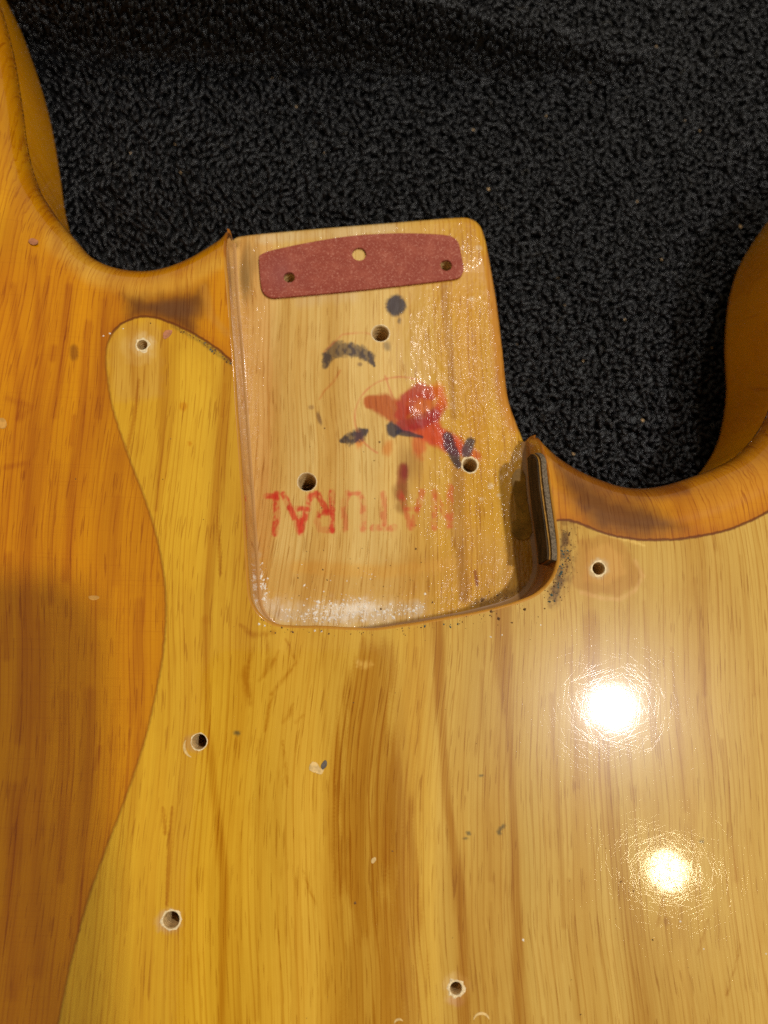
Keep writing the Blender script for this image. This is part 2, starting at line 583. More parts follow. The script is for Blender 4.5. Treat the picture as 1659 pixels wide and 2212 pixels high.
# ------------------------------------------------------------------ face of the body
top = newmesh('face', V, F, WOOD)
child(top, body)
top.cycles.shadow_terminator_offset = .15; top.cycles.shadow_terminator_geometry_offset = .15
top.data.normals_split_custom_set_from_vertices([tuple(n) for n in N])
px, py = proj(V[:, 0], V[:, 1], V[:, 2])
V2 = V[:, :2]
dg1, _ = dist_poly(V2, guardL, 6 * MM); dg2, _ = dist_poly(V2, guardR, 6 * MM)
inL = inside(V2, amberL); inR = inside(V2, amberR)
sd = np.minimum(dg1, dg2) / MM
sd = np.where(inL | inR, sd, -sd)
attr_f(top, 'sdg', sd)
seam = 1 - .55 * sstep(450, 330, px) * sstep(700, 760, py) * (px < 500)
attr_f(top, 'seam', seam)
attr_f(top, 'grain', np.where(inL | inR, 1.15, 1.0))
attr_f(top, 'wet', 0.0)
attr_f(top, 'coat', 1.0)

# pigment of the pale area that lay under the guard
xm = sstep(300, 1250, px)
c0 = lin(210, 160, 36)[None] * (1 - xm[:, None]) + lin(199, 160, 76)[None] * xm[:, None]  # greyer to the right: some of the lamp haze is in the tint
c0 = c0 * (1 + .16 * (fbm(px * .012, py * .0022, 3) - .5))[:, None]
pa = Paint(V[:, 0], V[:, 1], V[:, 2], c0, along=True)
DK = lin(158, 92, 12); DK2 = lin(140, 78, 22); YL = lin(222, 172, 45)
# broad pale and dark figures
pa.stroke([(880, 1360), (900, 1600), (915, 1900), (930, 2212)], [60, 60, 50, 50], lin(224, 178, 66), .45, .8, nf=.015, grain=.3)
pa.stroke([(640, 1400), (660, 1700), (670, 2000), (660, 2212)], [90, 100, 90, 80], lin(220, 172, 62), .45, .8, nf=.015, grain=.3)
pa.stroke([(400, 1300), (415, 1600), (420, 2212)], [50, 70, 80], lin(218, 168, 48), .4, .8, nf=.015, grain=.3)
pa.stroke([(420, 800), (415, 1000), (410, 1250)], [70, 60, 50], lin(226, 178, 46), .6, .8, nf=.02, grain=.3)
fg = Paint(V[:, 0], V[:, 1], V[:, 2], np.zeros((len(V), 1)), along=True)
ONE = np.ones(1)
fg.poly([(790, 1390), (845, 1400), (850, 1560), (880, 1720), (905, 1950), (912, 2240), (880, 2240), (860, 2000), (835, 1880), (815, 1960), (790, 2040), (770, 1960), (735, 1930), (725, 1750), (727, 1600), (745, 1500)],
        ONE, .78, 18, 34, 3)
fg.poly([(790, 1930), (860, 1960), (890, 2240), (740, 2240), (745, 2050)], ONE, .5, 18, 30, 5)
fg.stroke([(945, 1340), (950, 1500), (957, 1620), (967, 1740), (985, 1860), (995, 1960), (1001, 2060), (1003, 2230)], [26, 22, 16, 16, 20, 26, 24, 24], ONE, .95, .6, .5, .04, 2)
fg.stroke([(1085, 1310), (1092, 1450), (1098, 1560), (1106, 1700), (1112, 1850), (1116, 1990), (1120, 2230)], [44, 34, 16, 16, 22, 24, 24], ONE, .85, .7, .5, .04, 4)
fg.stroke([(1275, 1340), (1290, 1500), (1300, 1640), (1318, 1770), (1345, 1900), (1385, 2040), (1400, 2230)], [34, 34, 30, 34, 46, 70, 90], ONE, .55, .8, .6, .03, 6)
fg.stroke([(446, 1340), (448, 1560), (462, 1700), (485, 1900), (482, 2100), (476, 2230)], [18, 14, 18, 18, 16, 16], ONE, .75, .7, .5, .04, 8)
fg.stroke([(372, 1742), (368, 1800), (364, 1880), (361, 1955)], [5, 8, 8, 6], ONE, 1, .5, .2, .05)
fg.stroke([(352, 1745), (357, 1800)], [5, 7], ONE, .9)
fg.stroke([(494, 790), (478, 960), (462, 1120), (450, 1262), (446, 1340)], [30, 30, 24, 20, 18], ONE, .75, .7, .5, .03, 9)
fg.stroke([(486, 830), (480, 900)], [6, 8], ONE, .8)
fg.stroke([(468, 1090), (474, 1180), (476, 1240)], [3, 8, 5], ONE, 1)
fg.stroke([(356, 690), (352, 820), (347, 980), (338, 1100)], [18, 16, 14, 12], ONE, .65, .7, .5, .03, 11)
fg.stroke([(282, 700), (288, 780), (290, 860)], [24, 22, 12], ONE, .5, .8, .5, .03)
fg.stroke([(300, 820), (290, 900), (272, 985)], [6, 8, 6], ONE, .8)
for x0, y0, y1, w_, a_ in ((1190, 1500, 2000, 8, .5), (1230, 1400, 1700, 6, .45), (1390, 1300, 1600, 8, .4), (1450, 1400, 1750, 7, .45), (1500, 1250, 1500, 6, .5), (1560, 1600, 1900, 8, .5), (1600, 1200, 1500, 7, .4), (1470, 1950, 2212, 9, .45),
                           (1230, 1900, 2200, 8, .5), (1040, 1450, 1900, 7, .4), (900, 1400, 1750, 6, .35), (700, 1380, 1800, 7, .3), (560, 1600, 2200, 9, .35), (520, 1800, 2212, 7, .35), (640, 1900, 2212, 8, .35), (1060, 1950, 2212, 8, .4)):
    fg.stroke([(x0, y0), (x0 + (y1 - y0) * (x0 - 650) / 9000, y1)], [w_, w_ * 1.6], ONE, a_, .8, .6, .04, int(x0))
for q, wd in ([(603, 1405), (585, 1440), (560, 1470)], 9), ([(640, 1432), (610, 1470), (585, 1500)], 8), ([(575, 1370), (580, 1420), (570, 1460)], 12), ([(545, 1400), (530, 1460), (540, 1520)], 16), \
        ([(618, 1380), (640, 1430)], 6), ([(590, 1500), (578, 1540), (572, 1580)], 8), ([(655, 1545), (640, 1560)], 8), ([(610, 1600), (616, 1650), (620, 1700)], 6), ([(655, 1880), (668, 1920), (682, 1955)], 6), \
        ([(632, 1520), (625, 1545), (612, 1560)], 9), ([(520, 1350), (545, 1372), (590, 1366)], 12), ([(1440, 1900), (1420, 2000)], 6), ([(1530, 1985), (1508, 2060)], 7), ([(1600, 2040), (1570, 2150)], 5):
    fg.stroke(q, np.array([.5, 1, .7][:len(q)]) * wd, ONE, .85, .95, .6, .08, int(q[0][0]), mottle=.5)
pa.ax = pa.ay = 1
# worn patch round the hole by the right cutaway, with pinkish edges
pa.poly([(1245, 1170), (1300, 1150), (1345, 1170), (1368, 1210), (1388, 1235), (1385, 1265), (1330, 1290), (1290, 1282), (1255, 1275), (1236, 1262), (1240, 1215)], lin(178, 122, 44), .55, 6, 7, 21)
pa.poly([(1270, 1185), (1315, 1172), (1345, 1205), (1350, 1240), (1310, 1262), (1262, 1255)], lin(204, 154, 74), .75, 8, 6, 22)
pa.stroke([(1255, 1280), (1300, 1292), (1340, 1295), (1372, 1275), (1390, 1245), (1372, 1212)], 8, lin(216, 170, 104), .7, .6, .5, .1, 23, mottle=.4)
pa.stroke([(1300, 1150), (1335, 1158), (1390, 1178)], [8, 10, 5], lin(232, 196, 110), .7, .6, .5, .06, 24)
# scrubbed pale area with ageing on the tab
pa.poly([(232, 752), (262, 704), (330, 692), (350, 720), (352, 850), (300, 868), (245, 860)], lin(206, 160, 72), .55, 12, 8, 25)
# grime beside the dark shim
pa.stroke([(1222, 1135), (1222, 1190), (1216, 1250), (1192, 1300)], [38, 36, 34, 26], lin(120, 78, 24), .65, .6, .8, .1, 26, mottle=.6)
pa.stroke([(1221, 1150), (1213, 1230), (1195, 1295)], [14, 16, 14], lin(84, 56, 28), .8, .6, 1.2, .16, 27, mottle=.8)
pa.stroke([(372, 704), (440, 742), (500, 785)], 8, lin(110, 88, 30), .6, .7, .8, .1, 28, mottle=.4)
# pale rings round the holes
pa.blob(307, 745, 24, 23, lin(228, 204, 160), .85, soft=.3, nz=.35, nf=.12, seed=2)
pa.blob(300, 752, 36, 34, lin(218, 178, 96), .6, soft=.2, nz=.3, nf=.06, seed=3)
pa.blob(1293, 1228, 21, 21, lin(206, 184, 146), .8, soft=.25, nz=.25, nf=.12, seed=4)
pa.blob(985, 2135, 27, 34, lin(216, 180, 110), .85, soft=.25, nz=.3, nf=.1, seed=5)
pa.blob(985, 2162, 18, 12, lin(206, 160, 120), .7, soft=.3, nz=.4, nf=.1, seed=6)
pa.blob(365, 1990, 26, 26, lin(202, 160, 106), .8, soft=.3, nz=.35, nf=.1, seed=7)
pa.blob(422, 1606, 22, 19, lin(196, 150, 86), .7, soft=.3, nz=.3, nf=.1, seed=8)
pa.blob(1440, 1990, 8, 10, lin(150, 100, 40), .4)
pa.blob(787, 1436, 16, 8, lin(238, 205, 120), .8, soft=.5, nz=.8, nf=.2, seed=9)
pa.blob(396, 878, 8, 9, lin(206, 140, 12), .8); pa.blob(410, 958, 5, 5, lin(200, 134, 12), .8)
for x, y, rx, ry, a_ in ((512, 1583, 7, 5, 20), (1012, 1800, 5, 4, 0), (1006, 1812, 5, 3, 0), (1084, 1788, 10, 4, -50), (1078, 1800, 4, 5, 0), (1040, 1676, 7, 2, 5), (1516, 1818, 5, 4, 0), (1462, 1888, 6, 3, 10)):
    pa.blob(x, y, rx, ry, lin(104, 92, 58), .85, a_, .4, .3)
attr_col(top, 'tint', pa.c)

# pigment of the face that stayed in the light and went amber
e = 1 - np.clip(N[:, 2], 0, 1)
c1 = np.where((px < 800)[:, None], lin(208, 134, 0)[None], lin(196, 128, 18)[None])
c1 = c1 * (1 + .22 * (fbm(px * .010, py * .002, 31) - .5))[:, None]
pb = Paint(V[:, 0], V[:, 1], V[:, 2], c1)
pb.mix(.6 * sstep(620, 470, py) * (px < 800), lin(204, 144, 14))
pb.mix(.45 * sstep(60, 300, px) * (px < 520), lin(192, 130, 10))
pb.stroke([(130, 520), (200, 590), (300, 628), (400, 610), (470, 570)], [50, 40, 40, 40, 30], lin(218, 168, 66), .55, .8, .4, .02, 3)  # cream highlight along the left roundover, painted into the colour
pb.poly([(270, 640), (330, 645), (400, 632), (440, 618), (445, 660), (425, 690), (420, 730), (370, 700), (330, 684), (280, 686)], lin(112, 66, 18), .95, 24, 8, 4)
pb.blob(375, 668, 52, 16, lin(104, 68, 44), .6, 4, .7, .3, .03, 5)
pb.stroke([(440, 620), (455, 680), (490, 720)], [14, 18, 14], lin(196, 138, 50), .5, .8, .4, .04, 6)
pb.stroke([(498, 520), (502, 620), (508, 760)], [16, 14, 10], lin(140, 78, 14), .5, .8)
pb.poly([(1190, 985), (1215, 1050), (1250, 1105), (1300, 1145), (1400, 1160), (1480, 1140), (1410, 1100), (1330, 1070), (1270, 1035)], lin(108, 66, 30), .95, 28, 8, 7)
pb.stroke([(1215, 985), (1300, 1045), (1380, 1065), (1480, 1055)], [26, 34, 34, 20], lin(124, 70, 20), .75, .9, .4, .03, 8)
pb.stroke([(1500, 1100), (1580, 1070), (1659, 1020)], [50, 60, 60], lin(206, 140, 44), .5, .8, .3, .02, 9)  # soft light on the right roundover, painted in
pb.stroke([(1185, 1000), (1195, 1060), (1200, 1110)], [16, 20, 20], lin(206, 142, 36), .6, .7, .3, .04, 10)
fb = Paint(V[:, 0], V[:, 1], V[:, 2], np.zeros((len(V), 1)), along=True)
for q, wd, a in ([(75, 560), (90, 800), (65, 1000), (55, 1300), (40, 1600)], 20, .6), ([(150, 620), (135, 760), (118, 900)], 14, .75), ([(190, 700), (180, 840), (160, 1030), (140, 1250)], 18, .75), ([(160, 900), (155, 960)], 10, .8), \
        ([(250, 980), (235, 1140), (225, 1320)], 34, .5), ([(195, 1500), (188, 1700), (180, 1850), (170, 2100)], 26, .6), ([(90, 1350), (88, 1500), (85, 1800), (80, 2100)], 30, .5), ([(215, 1615), (205, 1660)], 9, .8), ([(20, 1200), (15, 1420)], 16, .6), \
        ([(96, 300), (100, 420), (130, 540)], 26, .5), ([(40, 100), (60, 260)], 20, .5), ([(10, 1010), (60, 1000), (50, 1030)], 10, .6), ([(15, 860), (70, 880), (40, 905)], 14, .5), ([(118, 750), (114, 775)], 12, .8), ([(255, 1080), (245, 1260)], 18, .5), \
        ([(30, 620), (40, 900)], 14, .5), ([(120, 1000), (110, 1300)], 16, .45), ([(300, 1300), (280, 1560)], 16, .45), ([(140, 1500), (130, 1900)], 18, .5), ([(30, 1700), (25, 2150)], 22, .5), ([(225, 650), (215, 900)], 12, .5), ([(105, 600), (90, 740)], 8, .6):
    fb.stroke(q, wd, ONE, a, .9, .6, .03, int(q[0][1]))
pb.blob(160, 762, 9, 18, lin(128, 70, 4), .7)
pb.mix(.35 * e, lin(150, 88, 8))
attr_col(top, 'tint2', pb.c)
attr_f(top, 'figure', np.where(inL | inR, fb.c[:, 0], fg.c[:, 0]))

# ------------------------------------------------------------------ side of the body
outline = np.vstack([cutL, heel[1:-1], cutR])
ztop = np.r_[np.full(len(cutL), -RO), np.full(len(heel) - 2, -DEPTH - RH), np.full(len(cutR), -RO)]
on = normals2(outline)           # points away from the wood
RB = 9 * MM
prof = [(0.0, None)] + [(0.0, -THICK + RB)] + [(-RB * (1 - math.cos(a)), -THICK + RB - RB * math.sin(a)) for a in np.radians([15, 30, 45, 60, 75, 90])]
SV = []; m = len(outline)
for o_, z_ in prof:
    q = outline + on * o_
    SV.append(np.c_[q, ztop if z_ is None else np.minimum(z_, ztop)])
SV = np.vstack(SV)
SF = [(r * m + i, r * m + i + 1, (r + 1) * m + i + 1, (r + 1) * m + i) for r in range(len(prof) - 1) for i in range(m - 1)]
side = newmesh('side', SV, SF, WOOD); child(side, body)
spx, spy = proj(SV[:, 0], SV[:, 1], SV[:, 2])
cs = lin(244, 166, 8)[None] * (1 + .25 * (fbm(SV[:, 2] * 200, (SV[:, 0] + SV[:, 1]) * 60, 5) - .5))[:, None]
attr_col(side, 'tint', cs); attr_col(side, 'tint2', cs)
for k, v in (('sdg', 5), ('seam', 0), ('figure', 0), ('grain', .5), ('wet', 0), ('coat', .4)):
    attr_f(side, k, v)

# ------------------------------------------------------------------ neck pocket
Fpoly = np.vstack([foot, path[-1:], heel[::-1][1:-1], path[:1]])
holesF = [(P(h[0], h[1], -16), h[2] * MM) for h in HF]
rF = rows(heel, RH, -1, Fpoly, [math.cos(math.radians(a)) for a in (15, 32, 50, 70, 90)])
FV, FF, FN = build_sheet(Fpoly, rF, holesF, .27 * MM, floor_z)
pocket = newmesh('neck_pocket', FV, FF, WOOD); child(pocket, body)
pocket.data.normals_split_custom_set_from_vertices([tuple(n) for n in FN])

fpx, fpy = proj(FV[:, 0], FV[:, 1], FV[:, 2])
xm = sstep(820, 1000, fpx + (fbm(fpx * .02, fpy * .006, 2) - .5) * 60)
c = lin(214, 178, 104)[None] * (1 - xm[:, None]) + lin(206, 154, 44)[None] * xm[:, None]
c = c * (1 + .18 * (fbm(fpx * .02, fpy * .004, 8) - .5))[:, None]
pf = Paint(FV[:, 0], FV[:, 1], FV[:, 2], c, along=True)
pf.poly([(505, 500), (600, 500), (590, 660), (596, 900), (580, 1200), (560, 1330), (520, 1330)], lin(204, 150, 82), .6, 18, 14, 3)
pf.stroke([(560, 1260), (760, 1270), (960, 1240), (1100, 1220)], [110, 90, 90, 100], lin(192, 142, 56), .5, .6, .3, .02, 4)
pf.stroke([(640, 1225), (830, 1235), (1000, 1215)], [26, 30, 24], lin(212, 160, 70), .55, .6, .3, .02, 14)
pf.stroke([(990, 1000), (985, 1120), (1000, 1290)], [24, 26, 22], lin(150, 98, 46), .55, .7, .4, .03, 5)
pf.stroke([(960, 620), (972, 760), (980, 900)], [20, 14, 14], lin(156, 102, 40), .5, .7, .4, .03, 6)
pf.stroke([(1000, 640), (1020, 800), (1040, 1000)], [40, 40, 40], lin(206, 150, 38), .6, .8, .3, .03, 7)
pf.stroke([(1060, 560), (1078, 720), (1090, 850), (1110, 920)], [34, 30, 30, 30], lin(188, 122, 52), .7, .7, .3, .03, 8)
pf.stroke([(960, 1120), (1080, 1200), (1090, 1270)], [40, 60, 60], lin(206, 160, 84), .35, .8, .5, .03, 9)
pf.stroke([(760, 640), (700, 640), (650, 650)], [30, 26, 30], lin(214, 184, 132), .6, .8, .6, .04, 10)
pf.stroke([(560, 518), (700, 505), (850, 492)], [20, 22, 20], lin(214, 186, 138), .7, .7, .6, .05, 11)
pf.blob(530, 600, 14, 55, lin(120, 96, 56), .75, -4, .6, .6, .05, 12)
pf.blob(540, 560, 16, 30, lin(150, 114, 62), .5, 0, .6, .6, .05, 13)
pf.blob(700, 860, 60, 70, lin(206, 168, 88), .4, 0, .8, .4, .02, 15)
pf.blob(690, 905, 4, 14, lin(108, 72, 52), .7, -20, .5, .5, .1, 16); pf.blob(672, 880, 6, 5, lin(130, 90, 60), .5)
pf.blob(885, 1000, 24, 34, lin(150, 104, 46), .5, 0, .8, .6, .05, 17)
pf.ax = pf.ay = 1
INK = lin(36, 34, 58); RED = lin(196, 52, 26); DRED = lin(150, 34, 14); ORG = lin(214, 98, 20)
# dark stamp marks
pf.blob(855, 660, 22, 22, INK, .93, 0, .2, .16, .25, 1)
pf.blob(862, 692, 4, 6, INK, .6, 0, .5, .7, .2, 2)
pf.stroke([(703, 790), (708, 768), (728, 755), (752, 755), (778, 760), (798, 772), (808, 790)], [14, 24, 34, 30, 28, 22, 6], INK, .9, .3, .35, .22, 3, mottle=.25)
pf.blob(836, 748, 7, 10, INK, .5, -20, .6, .5, .1, 4)
pf.blob(778, 787, 5, 4, lin(100, 70, 60), .6)
pf.stroke([(735, 800), (720, 825), (700, 845), (690, 862)], [4, 5, 4, 4], lin(196, 112, 40), .5, .7, .5, .06, 5, mottle=.4)
# red ring and its lobes
ring = [(868 + 98 * math.cos(a) - 4, 902 + 88 * math.sin(a)) for a in np.linspace(math.radians(120), math.radians(330), 22)]
pf.stroke(ring, 4, lin(200, 84, 58), .5, .7, .4, .1, 6, mottle=.35)
pf.stroke([(700, 760), (740, 722), (790, 718), (830, 735)], 4, lin(206, 108, 72), .4, .7, .4, .1, 7, mottle=.5)
pf.stroke([(832, 812), (845, 850), (860, 880)], 4, lin(200, 84, 58), .5, .7, .4, .1, 8)
pf.blob(903, 872, 36, 28, lin(204, 88, 22), .85, 0, .4, .2, .07, 55)
pf.stroke([(800, 868), (830, 874), (855, 890), (880, 905)], [30, 46, 50, 52], lin(178, 76, 8), .88, .25, .2, .1, 9)
pf.stroke([(868, 895), (880, 862), (905, 845), (930, 850)], [30, 34, 34, 30], lin(176, 50, 22), .9, .3, .25, .07, 10)
pf.poly([(880, 920), (905, 905), (935, 885), (945, 860), (930, 832), (955, 840), (965, 870), (950, 905), (955, 925), (990, 945), (1010, 975), (985, 985), (945, 965), (900, 945), (868, 930)], RED, .9, 7, 6, 11)
pf.stroke([(868, 920), (900, 915), (935, 898)], [26, 30, 30], lin(156, 30, 36), .8, .4, .3, .06, 12)
pf.blob(894, 867, 20, 8, lin(200, 96, 30), .35, -25, .4, .3, .06, 13)
pf.stroke([(945, 840), (955, 870)], [26, 22], lin(214, 112, 8), .6, .7, .3, .05, 14)
pf.stroke([(930, 940), (985, 960), (1030, 985)], [36, 32, 18], lin(206, 78, 36), .7, .6, .4, .05, 15)
pf.blob(775, 950, 9, 20, lin(212, 116, 36), .7, 0, .4, .4, .06, 16); pf.blob(838, 968, 12, 16, lin(206, 118, 30), .65, 0, .5, .4, .06, 17); pf.blob(905, 965, 14, 28, lin(210, 84, 22), .7, 0, .5, .4, .06, 18)
pf.stroke([(738, 952), (755, 948), (775, 940), (792, 930)], [10, 28, 28, 10], INK, .9, .3, .4, .22, 19, mottle=.25)
pf.poly([(832, 918), (846, 908), (862, 922), (872, 930), (860, 938), (852, 948), (838, 940)], INK, .9, 3, 3, 20)
pf.stroke([(860, 934), (885, 938), (912, 944)], [12, 12, 5], INK, .85, .3, .2, .1, 21)
pf.stroke([(968, 944), (975, 970), (990, 1005)], [24, 26, 14], INK, .85, .3, .3, .1, 22)
pf.stroke([(1016, 955), (1008, 978)], [22, 24], lin(70, 60, 70), .9, .3, .3, .1, 23)
pf.stroke([(870, 1010), (868, 1040), (866, 1070)], [20, 24, 22], lin(146, 62, 30), .85, .5, .4, .05, 24)
pf.stroke([(866, 1060), (868, 1095)], [30, 26], lin(138, 84, 30), .6, .6, .4, .05, 25)
pf.blob(874, 1020, 9, 18, lin(130, 24, 30), .75, 0, .5, .3, .06, 26)
# the red word, upside down, rubbed thin along the middle
LET = [([(596, 1068), (598, 1100), (594, 1152)], 12), ([(574, 1072), (596, 1072)], 10),
       ([(612, 1068), (630, 1105), (646, 1146)], 11), ([(672, 1068), (662, 1105), (650, 1146)], 11), ([(624, 1098), (664, 1100)], 9), ([(648, 1120), (648, 1148)], 14),
       ([(717, 1062), (717, 1146)], 11), ([(717, 1146), (692, 1144), (684, 1125), (690, 1108), (717, 1106)], 11), ([(706, 1102), (684, 1066)], 11),
       ([(745, 1144), (743, 1085), (752, 1066)], 12), ([(785, 1144), (785, 1085), (776, 1066)], 12), ([(752, 1066), (776, 1066)], 7),
       ([(828, 1066), (828, 1130)], 12), ([(806, 1140), (852, 1140)], 12),
       ([(864, 1064), (876, 1100), (886, 1140)], 11), ([(912, 1062), (902, 1100), (890, 1140)], 11), ([(880, 1100), (902, 1100)], 8),
       ([(938, 1140), (938, 1062)], 11), ([(982 - 10, 1136), (972, 1052)], 12), ([(938, 1062), (972, 1134)], 10)]
for k, (q, wd) in enumerate(LET):
    x = np.mean([a[0] for a in q])
    pf.stroke(q, wd * 1.2, lin(206, 52, 34) if x < 740 else lin(206, 66, 48), .85 if x < 735 else .52, .35, .32, .14, 40 + k, mottle=.68)
# dust settled along the foot of the pocket
pf.stroke([(590, 1318), (700, 1325), (800, 1325), (900, 1315)], [40, 50, 50, 30], lin(216, 196, 166), .7, .7, .7, .06, 30, mottle=.5)
pf.stroke([(720, 1322), (790, 1315)], [30, 36], lin(236, 224, 204), .8, .6, .9, .08, 31, mottle=.3)
pf.stroke([(552, 1180), (556, 1260), (575, 1310), (620, 1335)], [16, 18, 24, 22], lin(206, 182, 150), .6, .7, .8, .08, 32, mottle=.4)  # dust, with the sheen of the left fillet painted in
pf.stroke([(1020, 1310), (1090, 1290), (1140, 1270)], [26, 24, 24], lin(120, 88, 48), .6, .7, .8, .06, 33, mottle=.4)
pf.stroke([(1030, 1262), (1026, 1235)], [8, 8], lin(132, 62, 34), .8, .5, .5, .1, 34)
for x, y, r_ in ((1060, 1050, 7), (1040, 1078, 6), (1078, 1070, 5), (1018, 645, 6), (1034, 535, 8)):
    pf.blob(x, y, r_, r_ * .8, lin(222, 196, 158), .6, 0, .4, .4, .1, int(x))
attr_col(pocket, 'tint', pf.c); attr_col(pocket, 'tint2', pf.c)
attr_f(pocket, 'sdg', -5); attr_f(pocket, 'seam', 0); attr_f(pocket, 'figure', 0); attr_f(pocket, 'grain', 1.1)
wet = sstep(860, 960, fpx + (fbm(fpx * .015, fpy * .01, 5) - .5) * 120) * sstep(560, 700, fpy) * (.75 + .6 * fbm(fpx * .02, fpy * .01, 9))
wet = np.maximum(wet, .45 * sstep(1200, 1290, fpy))
wet = np.maximum(wet, .35 * sstep(590, 560, fpx))
wet = np.maximum(wet, .40 * sstep(620, 520, fpy))
wet = np.maximum(wet, .10)
attr_f(pocket, 'wet', wet)
attr_f(pocket, 'coat', 1.0)

# wall of the pocket
zr, _ = top_z(rim)
m = len(path)
prof = [(-BEV + BEV * math.sin(a), -BEV * (1 - math.cos(a)), 0) for a in np.radians([0, 9, 18, 27, 36, 50, 70, 90])]
WVl = []
for o_, z_, ab in prof:
    q = path + pn * o_ if o_ > -BEV + 1e-7 else rim.copy()
    q = q + pn * ((fbm(np.arange(m) * .06, np.zeros(m), 4) - .5) * .25 * MM * (o_ > -BEV + 1e-7))[:, None]
    WVl.append(np.c_[q, np.maximum(zr + z_, -DEPTH + FIL + 1e-5)])
for a in [None] + list(np.radians([0, 18, 36, 54, 72, 90])):
    c_, s_ = (1, 0) if a is None else (math.cos(a), math.sin(a))
    if a is None:
        WVl.append(np.c_[path, np.minimum(-DEPTH * .5, zr - BEV)])
    else:
        WVl.append(np.c_[path + pn * (FIL * (1 - c_))[:, None], -DEPTH + FIL - FIL * s_])
WV = np.vstack(WVl)
WF = [(r * m + i, r * m + i + 1, (r + 1) * m + i + 1, (r + 1) * m + i) for r in range(len(WVl) - 1) for i in range(m - 1)]
wall = newmesh('pocket_wall', WV, WF, WOOD); wall.parent = pocket
wpx, wpy = proj(WV[:, 0], WV[:, 1], WV[:, 2])
pw = Paint(WV[:, 0], WV[:, 1], WV[:, 2], lin(158, 94, 20)[None] * (1 + .3 * (fbm(wpx * .05, wpy * .02, 3) - .5))[:, None])  # wall colour darkened to make the pocket look deeper
pw.mix(sstep(-14 * MM, -16 * MM, WV[:, 2]) * .6, lin(200, 160, 104))
pw.mix(sstep(-.7 * MM, -.2 * MM, WV[:, 2]) * .6, lin(206, 150, 52))
pw.stroke([(1150, 1100), (1165, 1200), (1172, 1260)], [22, 24, 20], lin(92, 52, 18), .35, .6, .7, .07, 5)  # brown stroke painting extra shade on the right wall
attr_col(wall, 'tint', pw.c); attr_col(wall, 'tint2', pw.c)
for k, v in (('sdg', -5), ('seam', 0), ('figure', 0), ('grain', .35), ('coat', 1)):
    attr_f(wall, k, v)
attr_f(wall, 'wet', 0.0)


# ------------------------------------------------------------------ screw holes
def bore(c, r, ztop, depth, wear, seed, thread=.06, pitch=1.25 * MM, z_extra=0):
    m = 28; rr = random.Random(seed)
    nz = int(depth / (pitch / 6)) + 1
    Vv = []
    for k in range(nz + 1):
        z = ztop - depth * k / nz
        for i in range(m):
            a = 2 * math.pi * i / m
            ph = (z / pitch + i / m) * 2 * math.pi
            q = r * (1 - (0 if k == 0 else thread * (1 + math.sin(ph)) * .8 + .03 * rr.random()))
            Vv.append((c[0] + q * math.cos(a), c[1] + q * math.sin(a), z))
    Ff = [(k * m + i, k * m + (i + 1) % m, (k + 1) * m + (i + 1) % m, (k + 1) * m + i) for k in range(nz) for i in range(m)]
    Vv.append((c[0], c[1], ztop - depth - r)); b = len(Vv) - 1
    Ff += [(nz * m + i, nz * m + (i + 1) % m, b) for i in range(m)]
    h = newmesh('screw_hole', Vv, Ff, RAW); child(h, body)
    if wear > 0:
        Vv = []; mm = 36
        r1 = [1 + (.16 + .62 * rr.random() ** 2) * wear for _ in range(mm)]
        r1 = [(r1[i - 1] + 2.5 * r1[i] + r1[(i + 1) % mm]) / 4.5 for i in range(mm)]
        for k, (f, hz) in enumerate(((0.93, -.35), (0.985, .03), (None, .12), (1.0, -.02))):
            for i in range(mm):
                a = 2 * math.pi * i / mm
                q = {0: f, 1: f, 2: (1 + r1[i]) / 2, 3: r1[i]}[k] * r * (1 + .02 * (rr.random() - .5))
                z = ztop + hz * MM * (1 if k != 2 else (.3 + .9 * rr.random()) * wear)
                Vv.append((c[0] + q * math.cos(a), c[1] + q * math.sin(a), z))
        Ff = [(k * mm + i, k * mm + (i + 1) % mm, (k + 1) * mm + (i + 1) % mm, (k + 1) * mm + i) for k in range(3) for i in range(mm)]
        e_ = newmesh('torn_rim', Vv, Ff, TORN, h, smooth=False)
    return h


for i, (h, (cc, r)) in enumerate(zip(HT, holesT)):
    bore(cc, r, 0.0, 9 * MM, h[3], 50 + i, thread=.05, pitch=.9 * MM)
for i, (h, (cc, r)) in enumerate(zip(HF, holesF)):
    bore(cc, r, -DEPTH, 13 * MM, h[3] * .6, 70 + i, thread=.07, pitch=1.5 * MM)


